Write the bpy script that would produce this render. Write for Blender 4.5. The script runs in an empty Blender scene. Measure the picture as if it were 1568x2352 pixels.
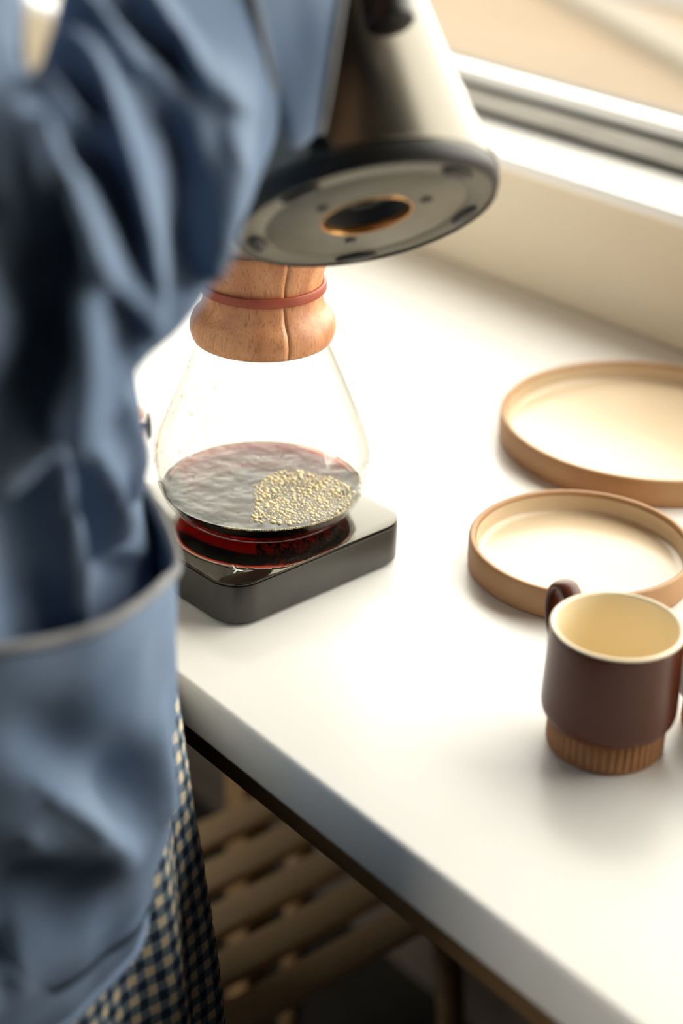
import bpy, bmesh, math, random
from mathutils import Vector, Matrix, noise
from math import pi, sin, cos, radians

random.seed(7)
scene = bpy.context.scene
COL = scene.collection
CT = 0.90                                   # worktop height above the floor (m)

# ------------------------------------------------------------------ camera
cam_data = bpy.data.cameras.new('camera')
cam = bpy.data.objects.new('camera', cam_data)
COL.objects.link(cam)
YAW, PITCH, ROLL = 0.8686, 0.4818, 0.0266
fwd = Vector((-sin(YAW) * cos(PITCH), cos(YAW) * cos(PITCH), -sin(PITCH)))
rgt = Vector((cos(YAW), sin(YAW), 0))
upv = rgt.cross(fwd)
r2 = rgt * cos(ROLL) + upv * sin(ROLL)
u2 = upv * cos(ROLL) - rgt * sin(ROLL)
mw = Matrix((r2, u2, -fwd)).transposed().to_4x4()
mw.translation = Vector((0, 0, CT + 0.5293))
cam.matrix_world = mw
cam_data.sensor_fit = 'VERTICAL'
cam_data.sensor_height = 36.0
cam_data.lens = 58.48
cam_data.clip_start = 0.02
cam_data.dof.use_dof = True
cam_data.dof.focus_distance = 1.005
cam_data.dof.aperture_fstop = 2.8
cam_data.dof.aperture_blades = 9
scene.camera = cam

# ------------------------------------------------------------------ sky, daylight, exposure
world = bpy.data.worlds.new('sky'); scene.world = world
world.use_nodes = True
wn = world.node_tree.nodes
wn['Background'].inputs[0].default_value = (1.0, 0.945, 0.86, 1)
wn['Background'].inputs[1].default_value = 8.0
scene.view_settings.view_transform = 'Standard'
scene.view_settings.look = 'None'
scene.view_settings.gamma = 1.0
scene.view_settings.use_curve_mapping = False
scene.view_settings.exposure = 0.0
scene.cycles.use_denoising = True
scene.cycles.caustics_reflective = False
scene.cycles.caustics_refractive = False
scene.cycles.sample_clamp_indirect = 6.0
scene.cycles.max_bounces = 14
scene.cycles.diffuse_bounces = 5
scene.cycles.transparent_max_bounces = 24


def portal(name, loc, rot, sx, sy):
    l = bpy.data.lights.new(name, 'AREA'); l.shape = 'RECTANGLE'; l.size = sx; l.size_y = sy
    l.cycles.is_portal = True
    o = bpy.data.objects.new(name, l); COL.objects.link(o)
    o.location = loc; o.rotation_euler = rot
    return o


# ------------------------------------------------------------------ helpers
def V(*a): return Vector(a)


def tag(o, label=None, cat=None, group=None, kind=None):
    if label: o['label'] = label
    if cat: o['category'] = cat
    if group: o['group'] = group
    if kind: o['kind'] = kind
    return o


def empty(name, loc=(0, 0, 0), rz=0):
    o = bpy.data.objects.new(name, None); COL.objects.link(o)
    o.location = loc; o.rotation_euler = (0, 0, rz); o.empty_display_size = 0.05
    return o


def obj(name, bm, mat, parent=None, smooth=True, auto=None, loc=None):
    me = bpy.data.meshes.new(name)
    bmesh.ops.recalc_face_normals(bm, faces=bm.faces[:])
    bm.to_mesh(me); bm.free()
    for f in me.polygons: f.use_smooth = smooth
    if auto is not None: me.set_sharp_from_angle(angle=radians(auto))
    if mat: me.materials.append(mat)
    o = bpy.data.objects.new(name, me); COL.objects.link(o)
    if parent: o.parent = parent
    if loc: o.location = loc
    return o


def add_box(bm, c, s, bev=0.0, seg=2, mat=None):
    m = Matrix.Translation(c) @ Matrix.Diagonal((s[0], s[1], s[2], 1))
    if mat is not None: m = mat @ m
    r = bmesh.ops.create_cube(bm, size=1.0, matrix=m)
    if bev > 0:
        es = list({e for v in r['verts'] for e in v.link_edges})
        bmesh.ops.bevel(bm, geom=es, offset=bev, segments=seg, profile=0.5, affect='EDGES')
    return bm


def box(name, c, s, mat, parent=None, bev=0.0, seg=2, **k):
    bm = bmesh.new(); add_box(bm, c, s, bev, seg)
    return obj(name, bm, mat, parent, smooth=bev > 0, auto=40 if bev > 0 else None, **k)


def lathe(prof, n=64, closed=False, mod=None, a0=0.0, a1=2 * pi, M=None):
    """surface of revolution about z from (r, z) pairs; mod(r, z, a) -> r"""
    bm = bmesh.new(); full = abs(a1 - a0 - 2 * pi) < 1e-6
    cols = []
    for k in range(n if full else n + 1):
        a = a0 + (a1 - a0) * k / n
        col = []
        for r, z in prof:
            rr = mod(r, z, a) if mod else r
            v = V(rr * cos(a), rr * sin(a), z)
            col.append(bm.verts.new(M @ v if M else v))
        cols.append(col)
    m = len(prof); K = len(cols)
    for k in range(K if full else K - 1):
        A, B = cols[k], cols[(k + 1) % K]
        for i in range(m if closed else m - 1):
            bm.faces.new((A[i], B[i], B[(i + 1) % m], A[(i + 1) % m]))
    if not full and closed:
        bm.faces.new(cols[0]); bm.faces.new(list(reversed(cols[-1])))
    bmesh.ops.remove_doubles(bm, verts=bm.verts[:], dist=1e-6)
    return bm


def crv(pts, t):
    n = len(pts) - 1; i = min(int(t), n - 1); s = t - i
    g = lambda k: pts[min(max(k, 0), n)]
    m0 = (g(i + 1) - g(i - 1)) * 0.5; m1 = (g(i + 2) - g(i)) * 0.5
    return g(i) * (2 * s**3 - 3 * s * s + 1) + m0 * (s**3 - 2 * s * s + s) + g(i + 1) * (3 * s * s - 2 * s**3) + m1 * (s**3 - s * s)


def smooth_path(pts, per=6):
    pts = [Vector(q) for q in pts]
    N = (len(pts) - 1) * per
    return [crv(pts, (len(pts) - 1) * i / N) for i in range(N + 1)]


def smooth_prof(pts, per=5):
    return [(q.x, q.y) for q in smooth_path([(r, z, 0) for r, z in pts], per)]


def add_tube(bm, pts, rad, n=12, flat=None, cap=True):
    """tube along a polyline; rad number or list; flat = (axis vector, ratio) squeezes along axis"""
    pts = [Vector(q) for q in pts]; rings = []
    up = V(0, 0, 1)
    prev = None
    for i, q in enumerate(pts):
        t = (pts[min(i + 1, len(pts) - 1)] - pts[max(i - 1, 0)]).normalized()
        if prev is None:
            a = up if abs(t.z) < 0.9 else V(1, 0, 0)
            nrm = t.cross(a).normalized()
        else:
            nrm = (prev - t * prev.dot(t)).normalized()
        prev = nrm; bn = t.cross(nrm)
        r = rad[i] if isinstance(rad, (list, tuple)) else rad
        ring = []
        for k in range(n):
            o = nrm * (r * cos(2 * pi * k / n)) + bn * (r * sin(2 * pi * k / n))
            if flat: ax = Vector(flat[0]); o -= ax * (o.dot(ax) * (1 - flat[1]))
            ring.append(bm.verts.new(q + o))
        rings.append(ring)
    for A, B in zip(rings, rings[1:]):
        for k in range(n): bm.faces.new((A[k], A[(k + 1) % n], B[(k + 1) % n], B[k]))
    if cap:
        bm.faces.new(rings[0]); bm.faces.new(list(reversed(rings[-1])))
    return bm


# ------------------------------------------------------------------ materials
def mat(name, col, rough=0.6, metal=0.0, spec=0.5, **kw):
    m = bpy.data.materials.new(name); m.use_nodes = True
    b = m.node_tree.nodes['Principled BSDF']
    b.inputs['Base Color'].default_value = (*col, 1)
    b.inputs['Roughness'].default_value = rough
    b.inputs['Metallic'].default_value = metal
    b.inputs['Specular IOR Level'].default_value = spec
    for k, v in kw.items(): b.inputs[k.replace('_', ' ')].default_value = v
    return m


def nodes(m):
    nt = m.node_tree
    return nt, nt.nodes, nt.links, nt.nodes['Principled BSDF']


def noise_col(m, c1, c2, scale=8, detail=4, stretch=(1, 1, 1), lo=0.35, hi=0.65, bump=0.0, bscale=None, coord='Object'):
    nt, N, L, b = nodes(m)
    tc = N.new('ShaderNodeTexCoord'); mp = N.new('ShaderNodeMapping'); mp.inputs['Scale'].default_value = stretch
    nz = N.new('ShaderNodeTexNoise'); nz.inputs['Scale'].default_value = scale; nz.inputs['Detail'].default_value = detail
    rp = N.new('ShaderNodeValToRGB'); rp.color_ramp.elements[0].position = lo; rp.color_ramp.elements[1].position = hi
    rp.color_ramp.elements[0].color = (*c1, 1); rp.color_ramp.elements[1].color = (*c2, 1)
    L.new(tc.outputs[coord], mp.inputs[0]); L.new(mp.outputs[0], nz.inputs['Vector'])
    L.new(nz.outputs['Fac'], rp.inputs[0]); L.new(rp.outputs[0], b.inputs['Base Color'])
    if bump:
        n2 = N.new('ShaderNodeTexNoise'); n2.inputs['Scale'].default_value = bscale or scale * 4; n2.inputs['Detail'].default_value = 3
        bp = N.new('ShaderNodeBump'); bp.inputs['Strength'].default_value = bump; bp.inputs['Distance'].default_value = 0.002
        L.new(mp.outputs[0], n2.inputs['Vector']); L.new(n2.outputs['Fac'], bp.inputs['Height']); L.new(bp.outputs[0], b.inputs['Normal'])
    return m


def thin_glass(name, tint=(0.98, 0.98, 0.965), ior=1.45, rough=0.0):
    m = bpy.data.materials.new(name); m.use_nodes = True
    nt = m.node_tree; N = nt.nodes; L = nt.links; N.remove(N['Principled BSDF'])
    tr = N.new('ShaderNodeBsdfTransparent'); tr.inputs[0].default_value = (*tint, 1)
    gl = N.new('ShaderNodeBsdfGlossy'); gl.inputs['Roughness'].default_value = rough
    fr = N.new('ShaderNodeFresnel'); fr.inputs[0].default_value = ior
    mx = N.new('ShaderNodeMixShader')
    # a thin wall: the same Fresnel term on the way in and on the way out
    ge = N.new('ShaderNodeNewGeometry'); mi = N.new('ShaderNodeMix')
    mi.inputs[2].default_value = ior; mi.inputs[3].default_value = 1 / ior
    L.new(ge.outputs['Backfacing'], mi.inputs[0]); L.new(mi.outputs[0], fr.inputs[0])
    L.new(fr.outputs[0], mx.inputs[0]); L.new(tr.outputs[0], mx.inputs[1]); L.new(gl.outputs[0], mx.inputs[2])
    L.new(mx.outputs[0], N['Material Output'].inputs[0])
    return m

M = {}
M['paint'] = noise_col(mat('wall_paint', (0.10, 0.10, 0.11), 0.75), (0.09, 0.09, 0.10), (0.11, 0.11, 0.12), 3, bump=0.05, bscale=90)
M['riser'] = noise_col(mat('riser_paint', (0.72, 0.62, 0.46), 0.6), (0.70, 0.60, 0.44), (0.74, 0.64, 0.48), 4, bump=0.04, bscale=90)  # white paint, with the warm bounce light put into its cream colour
M['ceil'] = mat('ceiling_paint', (0.22, 0.21, 0.20), 0.9)
M['floor'] = noise_col(mat('floor_dark', (0.025, 0.021, 0.018), 0.6), (0.02, 0.017, 0.014), (0.03, 0.026, 0.021), 3, stretch=(1, 8, 1))
M['top'] = noise_col(mat('white_laminate', (0.86, 0.84, 0.80), 0.28), (0.85, 0.83, 0.79), (0.87, 0.85, 0.81), 5)
M['sill'] = mat('white_sill', (0.86, 0.85, 0.82), 0.35)
M['frame_white'] = mat('white_frame', (0.85, 0.84, 0.80), 0.4)
M['frame_grey'] = noise_col(mat('grey_rail', (0.62, 0.59, 0.52), 0.45), (0.54, 0.51, 0.45), (0.68, 0.65, 0.58), 12, stretch=(1, 6, 6))
M['gasket'] = mat('black_gasket', (0.012, 0.011, 0.008), 0.7)
M['pane'] = thin_glass('window_glass', (0.97, 0.98, 0.97), 1.45)
M['ground'] = noise_col(mat('sand_paving', (0.11, 0.075, 0.04), 0.9), (0.085, 0.057, 0.028), (0.10, 0.068, 0.035), 0.8, bump=0.1, bscale=20)
M['asphalt'] = noise_col(mat('asphalt', (0.09, 0.085, 0.075), 0.9), (0.08, 0.075, 0.066), (0.10, 0.095, 0.085), 2)
M['kerb'] = mat('kerb_stone', (0.11, 0.095, 0.07), 0.9)
M['rail'] = noise_col(mat('brown_wood', (0.20, 0.115, 0.048), 0.6), (0.17, 0.097, 0.04), (0.24, 0.14, 0.06), 14, stretch=(1, 8, 8))
M['slat'] = noise_col(mat('pale_wood', (0.80, 0.58, 0.34), 0.55), (0.75, 0.53, 0.30), (0.85, 0.63, 0.38), 10, stretch=(10, 1, 10))

# ------------------------------------------------------------------ the room
XL, XR, YR, YB, ZC = -3.3, 1.7, -2.7, 1.0752, 2.62      # left, right, rear, back (riser face), ceiling
SILL = CT + 0.1178
WX0, WX1, WZ1 = -3.15, 0.45, 2.45                       # window opening


def struct(name, boxes, m, bev=0.0, parent=None):
    bm = bmesh.new()
    for c, s in boxes: add_box(bm, c, s, bev)
    o = obj(name, bm, m, parent, smooth=False)
    o['kind'] = 'structure'
    return o


def span(x0, x1, y0, y1, z0, z1):
    return ((x0 + x1) / 2, (y0 + y1) / 2, (z0 + z1) / 2), (x1 - x0, y1 - y0, z1 - z0)


struct('floor', [span(XL - .1, XR + .1, YR - .1, YB + .3, -.12, 0)], M['floor'])
struct('ceiling', [span(XL - .1, XR + .1, YR - .1, YB + .3, ZC, ZC + .1)], M['ceil'])
struct('wall_back', [span(XL - .1, XR + .1, YB, YB + .26, 0, SILL - .012),
                     span(XL - .1, XR + .1, YB, YB + .26, WZ1, ZC),
                     span(XL - .1, WX0, YB, YB + .26, SILL - .012, WZ1),
                     span(WX1, XR + .1, YB, YB + .26, SILL - .012, WZ1)], M['riser'])
struct('wall_right', [span(XR, XR + .1, YR, YB, 0, ZC)], M['paint'])
struct('wall_left', [span(XL - .1, XL, YR, YB, 0, ZC)], M['paint'])
RX0, RX1, RZ0, RZ1 = -3.2, -0.85, 0.45, 2.4              # second window, in the rear wall
struct('wall_rear', [span(XL - .1, XR + .1, YR - .12, YR, 0, RZ0), span(XL - .1, XR + .1, YR - .12, YR, RZ1, ZC),
                     span(XL - .1, RX0, YR - .12, YR, RZ0, RZ1), span(RX1, XR + .1, YR - .12, YR, RZ0, RZ1)], M['paint'])
portal('window_portal_back', (0.5 * (WX0 + WX1), YB + .27, 0.5 * (SILL + WZ1)), (radians(-90), 0, 0), WX1 - WX0, WZ1 - SILL)
portal('window_portal_rear', (0.5 * (RX0 + RX1), YR - .13, 0.5 * (RZ0 + RZ1)), (radians(90), 0, 0), RX1 - RX0, RZ1 - RZ0)

# window behind the worktop: sill, lower rail with gaskets, bead, panes
win = empty('window_1', (0, YB, SILL)); win['kind'] = 'structure'


def wpart(name, x0, x1, y0, y1, z0, z1, m, bev=0.0):
    c, s = span(x0, x1, y0 - YB, y1 - YB, z0 - SILL, z1 - SILL)
    o = box(name, c, s, m, win, bev)
    o['kind'] = 'structure'
    return o


wpart('window_sill', WX0, WX1, YB - .004, 1.158, SILL - .012, SILL, M['sill'], .003)
wpart('gasket', WX0, WX1, 1.156, 1.20, SILL - .012, SILL + .0040, M['gasket'])
wpart('frame_rail', WX0, WX1, 1.160, 1.25, SILL + .0040, SILL + .0222, M['frame_grey'], .002)
wpart('gasket', WX0, WX1, 1.163, 1.25, SILL + .0222, SILL + .0252, M['gasket'])
wpart('glazing_bead', WX0, WX1, 1.167, 1.192, SILL + .0252, SILL + .0385, M['frame_white'], .003)
wpart('frame_head', WX0, WX1, 1.165, 1.25, WZ1 - .06, WZ1, M['frame_white'], .003)
for x in (WX0 + .03, -2.35, WX1 - .03):
    wpart('mullion', x - .03, x + .03, 1.165, 1.25, SILL + .041, WZ1 - .06, M['frame_white'], .003)
xs = [WX0 + .06, -2.38, -2.32, WX1 - .06]
for a, b in zip(xs[::2], xs[1::2]):
    wpart('pane', a, b, 1.178, 1.184, SILL + .0375, WZ1 - .06, M['pane'])
rw = empty('window_2', (RX0, YR, RZ0)); rw['kind'] = 'structure'
WH, WL = RZ1 - RZ0, RX1 - RX0
for (x0, x1, z0, z1) in ((0, WL, 0, .05), (0, WL, WH - .05, WH), (0, .05, .05, WH - .05), (WL - .05, WL, .05, WH - .05), (WL / 2 - .03, WL / 2 + .03, .05, WH - .05)):
    c, s = span(x0, x1, -.09, -.04, z0, z1)
    box('window_frame', c, s, M['frame_white'], rw, .003)['kind'] = 'structure'
for x0, x1 in ((.05, WL / 2 - .03), (WL / 2 + .03, WL - .05)):
    c, s = span(x0, x1, -.068, -.062, .05, WH - .05); box('pane', c, s, M['pane'], rw)['kind'] = 'structure'

# outside: pale paving, a kerb line and the road beyond
struct('ground_outside', [span(-30, 22, YB + .26, 40, -.35, -.15)], M['ground'])
struct('ground_rear', [span(-30, 22, -40, YR - .12, -.35, -.15)], M['ground'])
kb = bmesh.new(); add_box(kb, (0, 0, 0), (9, .22, .10), .02)
ko = obj('kerb_outside', kb, M['kerb'], smooth=False, loc=(-4.9, 5.95, -.13)); ko.rotation_euler.z = radians(-27); ko['kind'] = 'structure'
struct('road_outside', [span(-30, 22, 6.75, 14, -.15, -.125)], M['asphalt'])

# ------------------------------------------------------------------ worktop and what is under it
YF = 0.4499
bm = bmesh.new()
add_box(bm, ((XL + XR) / 2, (YF + YB) / 2 - .001, CT - .017), (XR - XL - .004, YB - YF - .002, .034), .0035, 3)
tag(obj('worktop', bm, M['top'], smooth=True, auto=40), 'long white laminate worktop running along the window wall', 'worktop')
fr = tag(empty('support_frame', (-0.6, .5, 0)), 'brown wooden rail and legs carrying the white worktop', 'support frame')
box('rail', (0, -.012, CT - .034 - .024), (4.4, .022, .044), M['rail'], fr, .002)
box('rail', (0, .45, CT - .034 - .024), (4.4, .022, .044), M['rail'], fr, .002)
for x, y in ((-.478, .30), (1.9, .30), (-2.2, .30), (-2.2, 0.02), (1.9, 0.02)):
    box('leg', (x, y, (CT - .036) / 2), (.034, .034, CT - .036), M['rail'], fr, .002)

M['shade_panel'] = noise_col(mat('added_shade_brown', (0.06, 0.045, 0.033), 0.7), (0.05, 0.037, 0.027), (0.072, 0.055, 0.041), 6, stretch=(1, 1, 6))
struct('shade_sheet_1', [span(XL, XR, YB - .012, YB, 0, CT - .036)], M['shade_panel'])  # added dark sheet, stands in for the shade under the worktop
st = tag(empty('slatted_stool', (-.911, .69, 0)), 'low wooden stool with a seat of parallel slats under the worktop', 'stool')
SH = CT - .45
sb = bmesh.new(); add_box(sb, (0, 0, 0), (.0335, .29, .010), .002)
slat = obj('slat', sb, M['slat'], st, smooth=True, auto=40); slat.location = (-.101, 0, SH - .005)
for i in range(1, 5):
    s = slat.copy(); COL.objects.link(s); s.parent = st; s.location = (-.101 + .0505 * i, 0, SH - .005)
for y in (-.132, .132):
    box('batten', (0, y, SH - .010 - .012), (.235, .026, .024), M['slat'], st, .002)
for sx, sy in ((1, 1), (1, -1), (-1, 1), (-1, -1)):
    lb = bmesh.new()
    add_tube(lb, [(sx * .102, sy * .128, SH - .012), (sx * .122, sy * .136, SH * .5), (sx * .142, sy * .142, .0)], [.014, .0125, .010], 12)
    obj('leg', lb, M['rail'], st)  # same wood as the slats, toned darker to stand for shade

# ------------------------------------------------------------------ plates
M['clay'] = noise_col(mat('tan_stoneware', (0.43, 0.235, 0.105), 0.55), (0.39, 0.205, 0.09), (0.47, 0.265, 0.12), 18, bump=0.03, bscale=300)
M['glaze'] = noise_col(mat('tan_sheen_glaze', (0.66, 0.52, 0.35), 0.24), (0.63, 0.49, 0.32), (0.69, 0.55, 0.38), 9)  # tan like the walls; window sheen is put into this paler colour


def plate(R, loc, label):
    t = tag(empty('plate', loc), label, 'plate', 'straight-sided stoneware plates')
    H, w = .021, .0045
    obj('wall', lathe([(R - .002, .0), (R - .0003, .002), (R, .005), (R, H - .0015), (R - .001, H - .0003), (R - w * .5, H),
                       (R - w + .0008, H - .0004), (R - w, H - .002), (R - w, .0068), (R - w - .0008, .0058)], 128), M['clay'], t)
    obj('foot', lathe([(0, .0004), (R - .012, .0004), (R - .010, 0), (R - .0021, 0)], 96), M['clay'], t)
    obj('well', lathe(smooth_prof([(R - w - .0004, H - .0028), (R - w - .0010, .0095), (R - w - .0035, .0068), (R - w - .010, .0058), (R * .5, .0056), (0, .0056)], 5), 128), M['glaze'], t)
    return t


plate(.0725, (-.6198, .7274, CT), 'small round tan stoneware plate beside the dark brown mug')
plate(.110, (-.7237, .9096, CT), 'large round tan stoneware plate near the window riser')

# ------------------------------------------------------------------ mugs
M['brown'] = mat('brown_glaze', (0.095, 0.023, 0.009), 0.30, 0, 0.4)
M['ribbed'] = noise_col(mat('ribbed_clay', (0.40, 0.18, 0.065), 0.45), (0.36, 0.16, 0.056), (0.44, 0.20, 0.075), 30)
M['cream'] = mat('cream_glaze', (0.90, 0.79, 0.57), 0.35)


def mug(loc, rz, label):
    t = tag(empty('mug', loc, rz), label, 'mug', 'brown stacking mugs')
    R, RB, H = .0360, .0322, .0749
    obj('body', lathe(smooth_prof([(RB - .002, .0185), (RB + .0006, .0188), (R - .0012, .0208), (R + .0004, .0245), (R + .0006, .032), (R, .055), (R - .0002, H - .003), (R - .0006, H - .0008)], 4), 96), M['brown'], t)
    obj('lining', lathe(smooth_prof([(R - .0006, H - .0008), (R - .0014, H), (R - .0028, H - .0006), (R - .0034, H - .004), (R - .0036, .040), (R - .005, .026), (.024, .0215), (0, .0210)], 4), 96), M['cream'], t)
    nr = 48

    def rib(r, z, a):
        return r + (-.0012 * abs(sin(a * nr / 2)) ** 3 if .0025 < z < .0182 and r > .0305 else 0)
    ft = lathe([(0, .0012), (RB - .006, .0012), (RB - .004, 0), (RB - .0015, 0), (RB - .0004, .0022), (RB, .0028), (RB, .0180), (RB - .002, .0186)], nr * 8, mod=rib)
    obj('ribbed_foot', ft, M['ribbed'], t)
    hb = bmesh.new()
    hp = smooth_path([(R - .0006, 0, H - .010), (R + .010, 0, H - .0015), (R + .019, 0, H - .006), (R + .0205, 0, H - .020), (R + .014, 0, H - .036), (R - .0006, 0, H - .043)], 7)
    add_tube(hb, hp, .0062, 16)
    # flatten the strap: thin across its own curve
    for i, q in enumerate(hp):
        ring = hb.verts[:][i * 16:(i + 1) * 16]
        tt = (hp[min(i + 1, len(hp) - 1)] - hp[max(i - 1, 0)]).normalized(); nn = tt.cross(V(0, 1, 0))
        for v in ring:
            o = v.co - q; v.co -= nn * (o.dot(nn) * .55)
    obj('handle', hb, M['brown'], t)
    return t


mug((-.4775, .5963, CT), radians(168), 'dark brown glazed mug with cream inside and ribbed foot by the small plate')
mug((-.4415, .667, CT), radians(40), 'brown stacking mug standing behind the other mug')

# ------------------------------------------------------------------ scale
M['scale_side'] = noise_col(mat('scale_black', (0.035, 0.033, 0.027), 0.34, 0, 0.6), (0.03, 0.028, 0.022), (0.042, 0.039, 0.032), 25)
M['scale_top'] = mat('scale_mirror_top', (0.075, 0.07, 0.057), 0.03, 0.9)
M['mark'] = mat('white_print', (0.85, 0.85, 0.82), 0.6)
M['rubber'] = mat('black_rubber', (0.012, 0.012, 0.012), 0.6)


def rounded_slab(sx, sy, z0, z1, r, bev, n=12):
    pts = []
    for cx, cy, a in ((1, 1, 0), (-1, 1, 90), (-1, -1, 180), (1, -1, 270)):
        for k in range(n + 1):
            t = radians(a + 90 * k / n)
            pts.append((cx * (sx / 2 - r) + r * cos(t), cy * (sy / 2 - r) + r * sin(t)))
    bm = bmesh.new()
    lv = [(z0, -bev), (z0 + bev, 0), (z1 - bev, 0), (z1 - bev * .3, -bev * .3), (z1, -bev)]
    rings = []
    for z, off in lv:
        rings.append([bm.verts.new((x * (1 + 2 * off / sx), y * (1 + 2 * off / sy), z)) for x, y in pts])
    for A, B in zip(rings, rings[1:]):
        for k in range(len(pts)): bm.faces.new((A[k], A[(k + 1) % len(pts)], B[(k + 1) % len(pts)], B[k]))
    bm.faces.new(rings[0]); bm.faces.new(rings[-1])
    return bm


SX, SY = -.7666, .5708
SHT = .030
sc = tag(empty('coffee_scale', (SX, SY, CT), .0426), 'black square coffee scale with a mirror-like top under the glass carafe', 'scale')
obj('base', rounded_slab(.1473, .1473, .0014, SHT - .0022, .020, .0015), M['scale_side'], sc, auto=30)
obj('top_plate', rounded_slab(.1471, .1471, SHT - .0018, SHT, .020, .0006), M['scale_top'], sc, auto=30)
for x, y in ((.05, .05), (-.05, .05), (-.05, -.05), (.05, -.05)):
    obj('foot', lathe([(0, 0), (.007, 0), (.0075, .0006), (.0075, .0016), (0, .0016)], 24), M['rubber'], sc, loc=(x, y, 0))
lg = bmesh.new()
for (x0, y0), (x1, y1) in (((-.0005, -.0002), (.0052, .0036)), ((.0018, .0016), (.0040, -.0030)), ((-.0045, .0030), (.0012, .0010))):
    add_tube(lg, [(x0, y0, 0), (x1, y1, 0)], .0006, 8, flat=((0, 0, 1), .12))
obj('printed_mark', lg, M['mark'], sc, loc=(.0537, -.0568, SHT + .0001))

# ------------------------------------------------------------------ carafe
CX, CY = -.7647, .5797
CZ = CT + SHT
M['glass'] = thin_glass('carafe_glass', (0.975, 0.975, 0.96), 1.5)
M['wood'] = mat('collar_wood', (0.62, 0.33, 0.17), 0.42)
nt, N, L, b = nodes(M['wood'])
tc = N.new('ShaderNodeTexCoord'); mp = N.new('ShaderNodeMapping'); mp.inputs['Scale'].default_value = (1, 1, .35); mp.inputs['Rotation'].default_value = (.5, .35, 0)
wv = N.new('ShaderNodeTexNoise'); wv.inputs['Scale'].default_value = 45; wv.inputs['Detail'].default_value = 5; wv.inputs['Distortion'].default_value = 1.2
rp = N.new('ShaderNodeValToRGB')
rp.color_ramp.elements[0].position = .3; rp.color_ramp.elements[0].color = (.52, .20, .085, 1)
rp.color_ramp.elements[1].position = .7; rp.color_ramp.elements[1].color = (.84, .41, .195, 1)
mp2 = N.new('ShaderNodeMapping'); mp2.inputs['Scale'].default_value = (9, 9, .8)
fn = N.new('ShaderNodeTexNoise'); fn.inputs['Scale'].default_value = 120; fn.inputs['Detail'].default_value = 2
fr2 = N.new('ShaderNodeValToRGB'); fr2.color_ramp.elements[0].position = .33; fr2.color_ramp.elements[0].color = (.62, .55, .5, 1)
fr2.color_ramp.elements[1].position = .47; fr2.color_ramp.elements[1].color = (1, 1, 1, 1)
mxc = N.new('ShaderNodeMixRGB'); mxc.blend_type = 'MULTIPLY'; mxc.inputs[0].default_value = .8
L.new(tc.outputs['Object'], mp.inputs[0]); L.new(mp.outputs[0], wv.inputs['Vector']); L.new(wv.outputs['Fac'], rp.inputs[0])
L.new(tc.outputs['Object'], mp2.inputs[0]); L.new(mp2.outputs[0], fn.inputs['Vector']); L.new(fn.outputs['Fac'], fr2.inputs[0])
L.new(rp.outputs[0], mxc.inputs[1]); L.new(fr2.outputs[0], mxc.inputs[2]); L.new(mxc.outputs[0], b.inputs['Base Color'])
M['leather'] = noise_col(mat('red_leather', (0.38, 0.075, 0.035), 0.5), (0.34, 0.065, 0.03), (0.43, 0.09, 0.045), 60)
M['paper'] = mat('filter_paper', (0.8, 0.74, 0.62), 0.9)
M['bubble'] = mat('coffee_foam', (0.95, 0.78, 0.46), 0.12)
M['drop'] = thin_glass('water_drop', (0.94, 0.94, 0.91), 1.33)
M['coffee'] = mat('coffee', (1, 1, 1), 0.0, Transmission_Weight=1.0, IOR=1.33)
nt, N, L, b = nodes(M['coffee'])
va = N.new('ShaderNodeVolumeAbsorption'); va.inputs['Color'].default_value = (.932, .22, .03, 1); va.inputs['Density'].default_value = 1500
L.new(va.outputs[0], N['Material Output'].inputs['Volume'])
nz = N.new('ShaderNodeTexNoise'); nz.inputs['Scale'].default_value = 55; nz.inputs['Detail'].default_value = 2
bp = N.new('ShaderNodeBump'); bp.inputs['Strength'].default_value = .5; bp.inputs['Distance'].default_value = .004
tc = N.new('ShaderNodeTexCoord'); ge = N.new('ShaderNodeNewGeometry'); sx = N.new('ShaderNodeSeparateXYZ'); gt = N.new('ShaderNodeMath'); gt.operation = 'GREATER_THAN'; gt.inputs[1].default_value = .9
ml = N.new('ShaderNodeMath'); ml.operation = 'MULTIPLY'; ml.inputs[1].default_value = .55     # ripples only on the level surface
L.new(ge.outputs['True Normal'], sx.inputs[0]); L.new(sx.outputs['Z'], gt.inputs[0]); L.new(gt.outputs[0], ml.inputs[0]); L.new(ml.outputs[0], bp.inputs['Strength'])
L.new(tc.outputs['Object'], nz.inputs['Vector']); L.new(nz.outputs['Fac'], bp.inputs['Height']); L.new(bp.outputs[0], b.inputs['Normal'])

ca = tag(empty('glass_carafe', (CX, CY, CZ)), 'hourglass pour-over carafe of clear glass with a wooden collar', 'carafe')
z0 = .034 - .034      # profile heights are above the scale top
outer = [(0, .0006), (.040, .0004), (.0505, .0015), (.0575, .006), (.0640, .0150), (.0684, .0275), (.0697, .0385), (.0680, .050), (.0630, .0640), (.0557, .0815),
         (.0470, .1020), (.0400, .1200), (.0350, .1380), (.0325, .1520), (.0335, .1660), (.0375, .1820), (.0430, .2000), (.0485, .2180), (.0520, .2290)]
prof = smooth_prof(outer, 4)
inner = [(max(r - .0016, 0), z + (.0016 if r < .05 and z < .01 else .0003)) for r, z in prof]
obj('glass_body', lathe(prof + [(prof[-1][0] - .0008, prof[-1][1] + .0009)] + inner[::-1], 128), M['glass'], ca)
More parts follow.
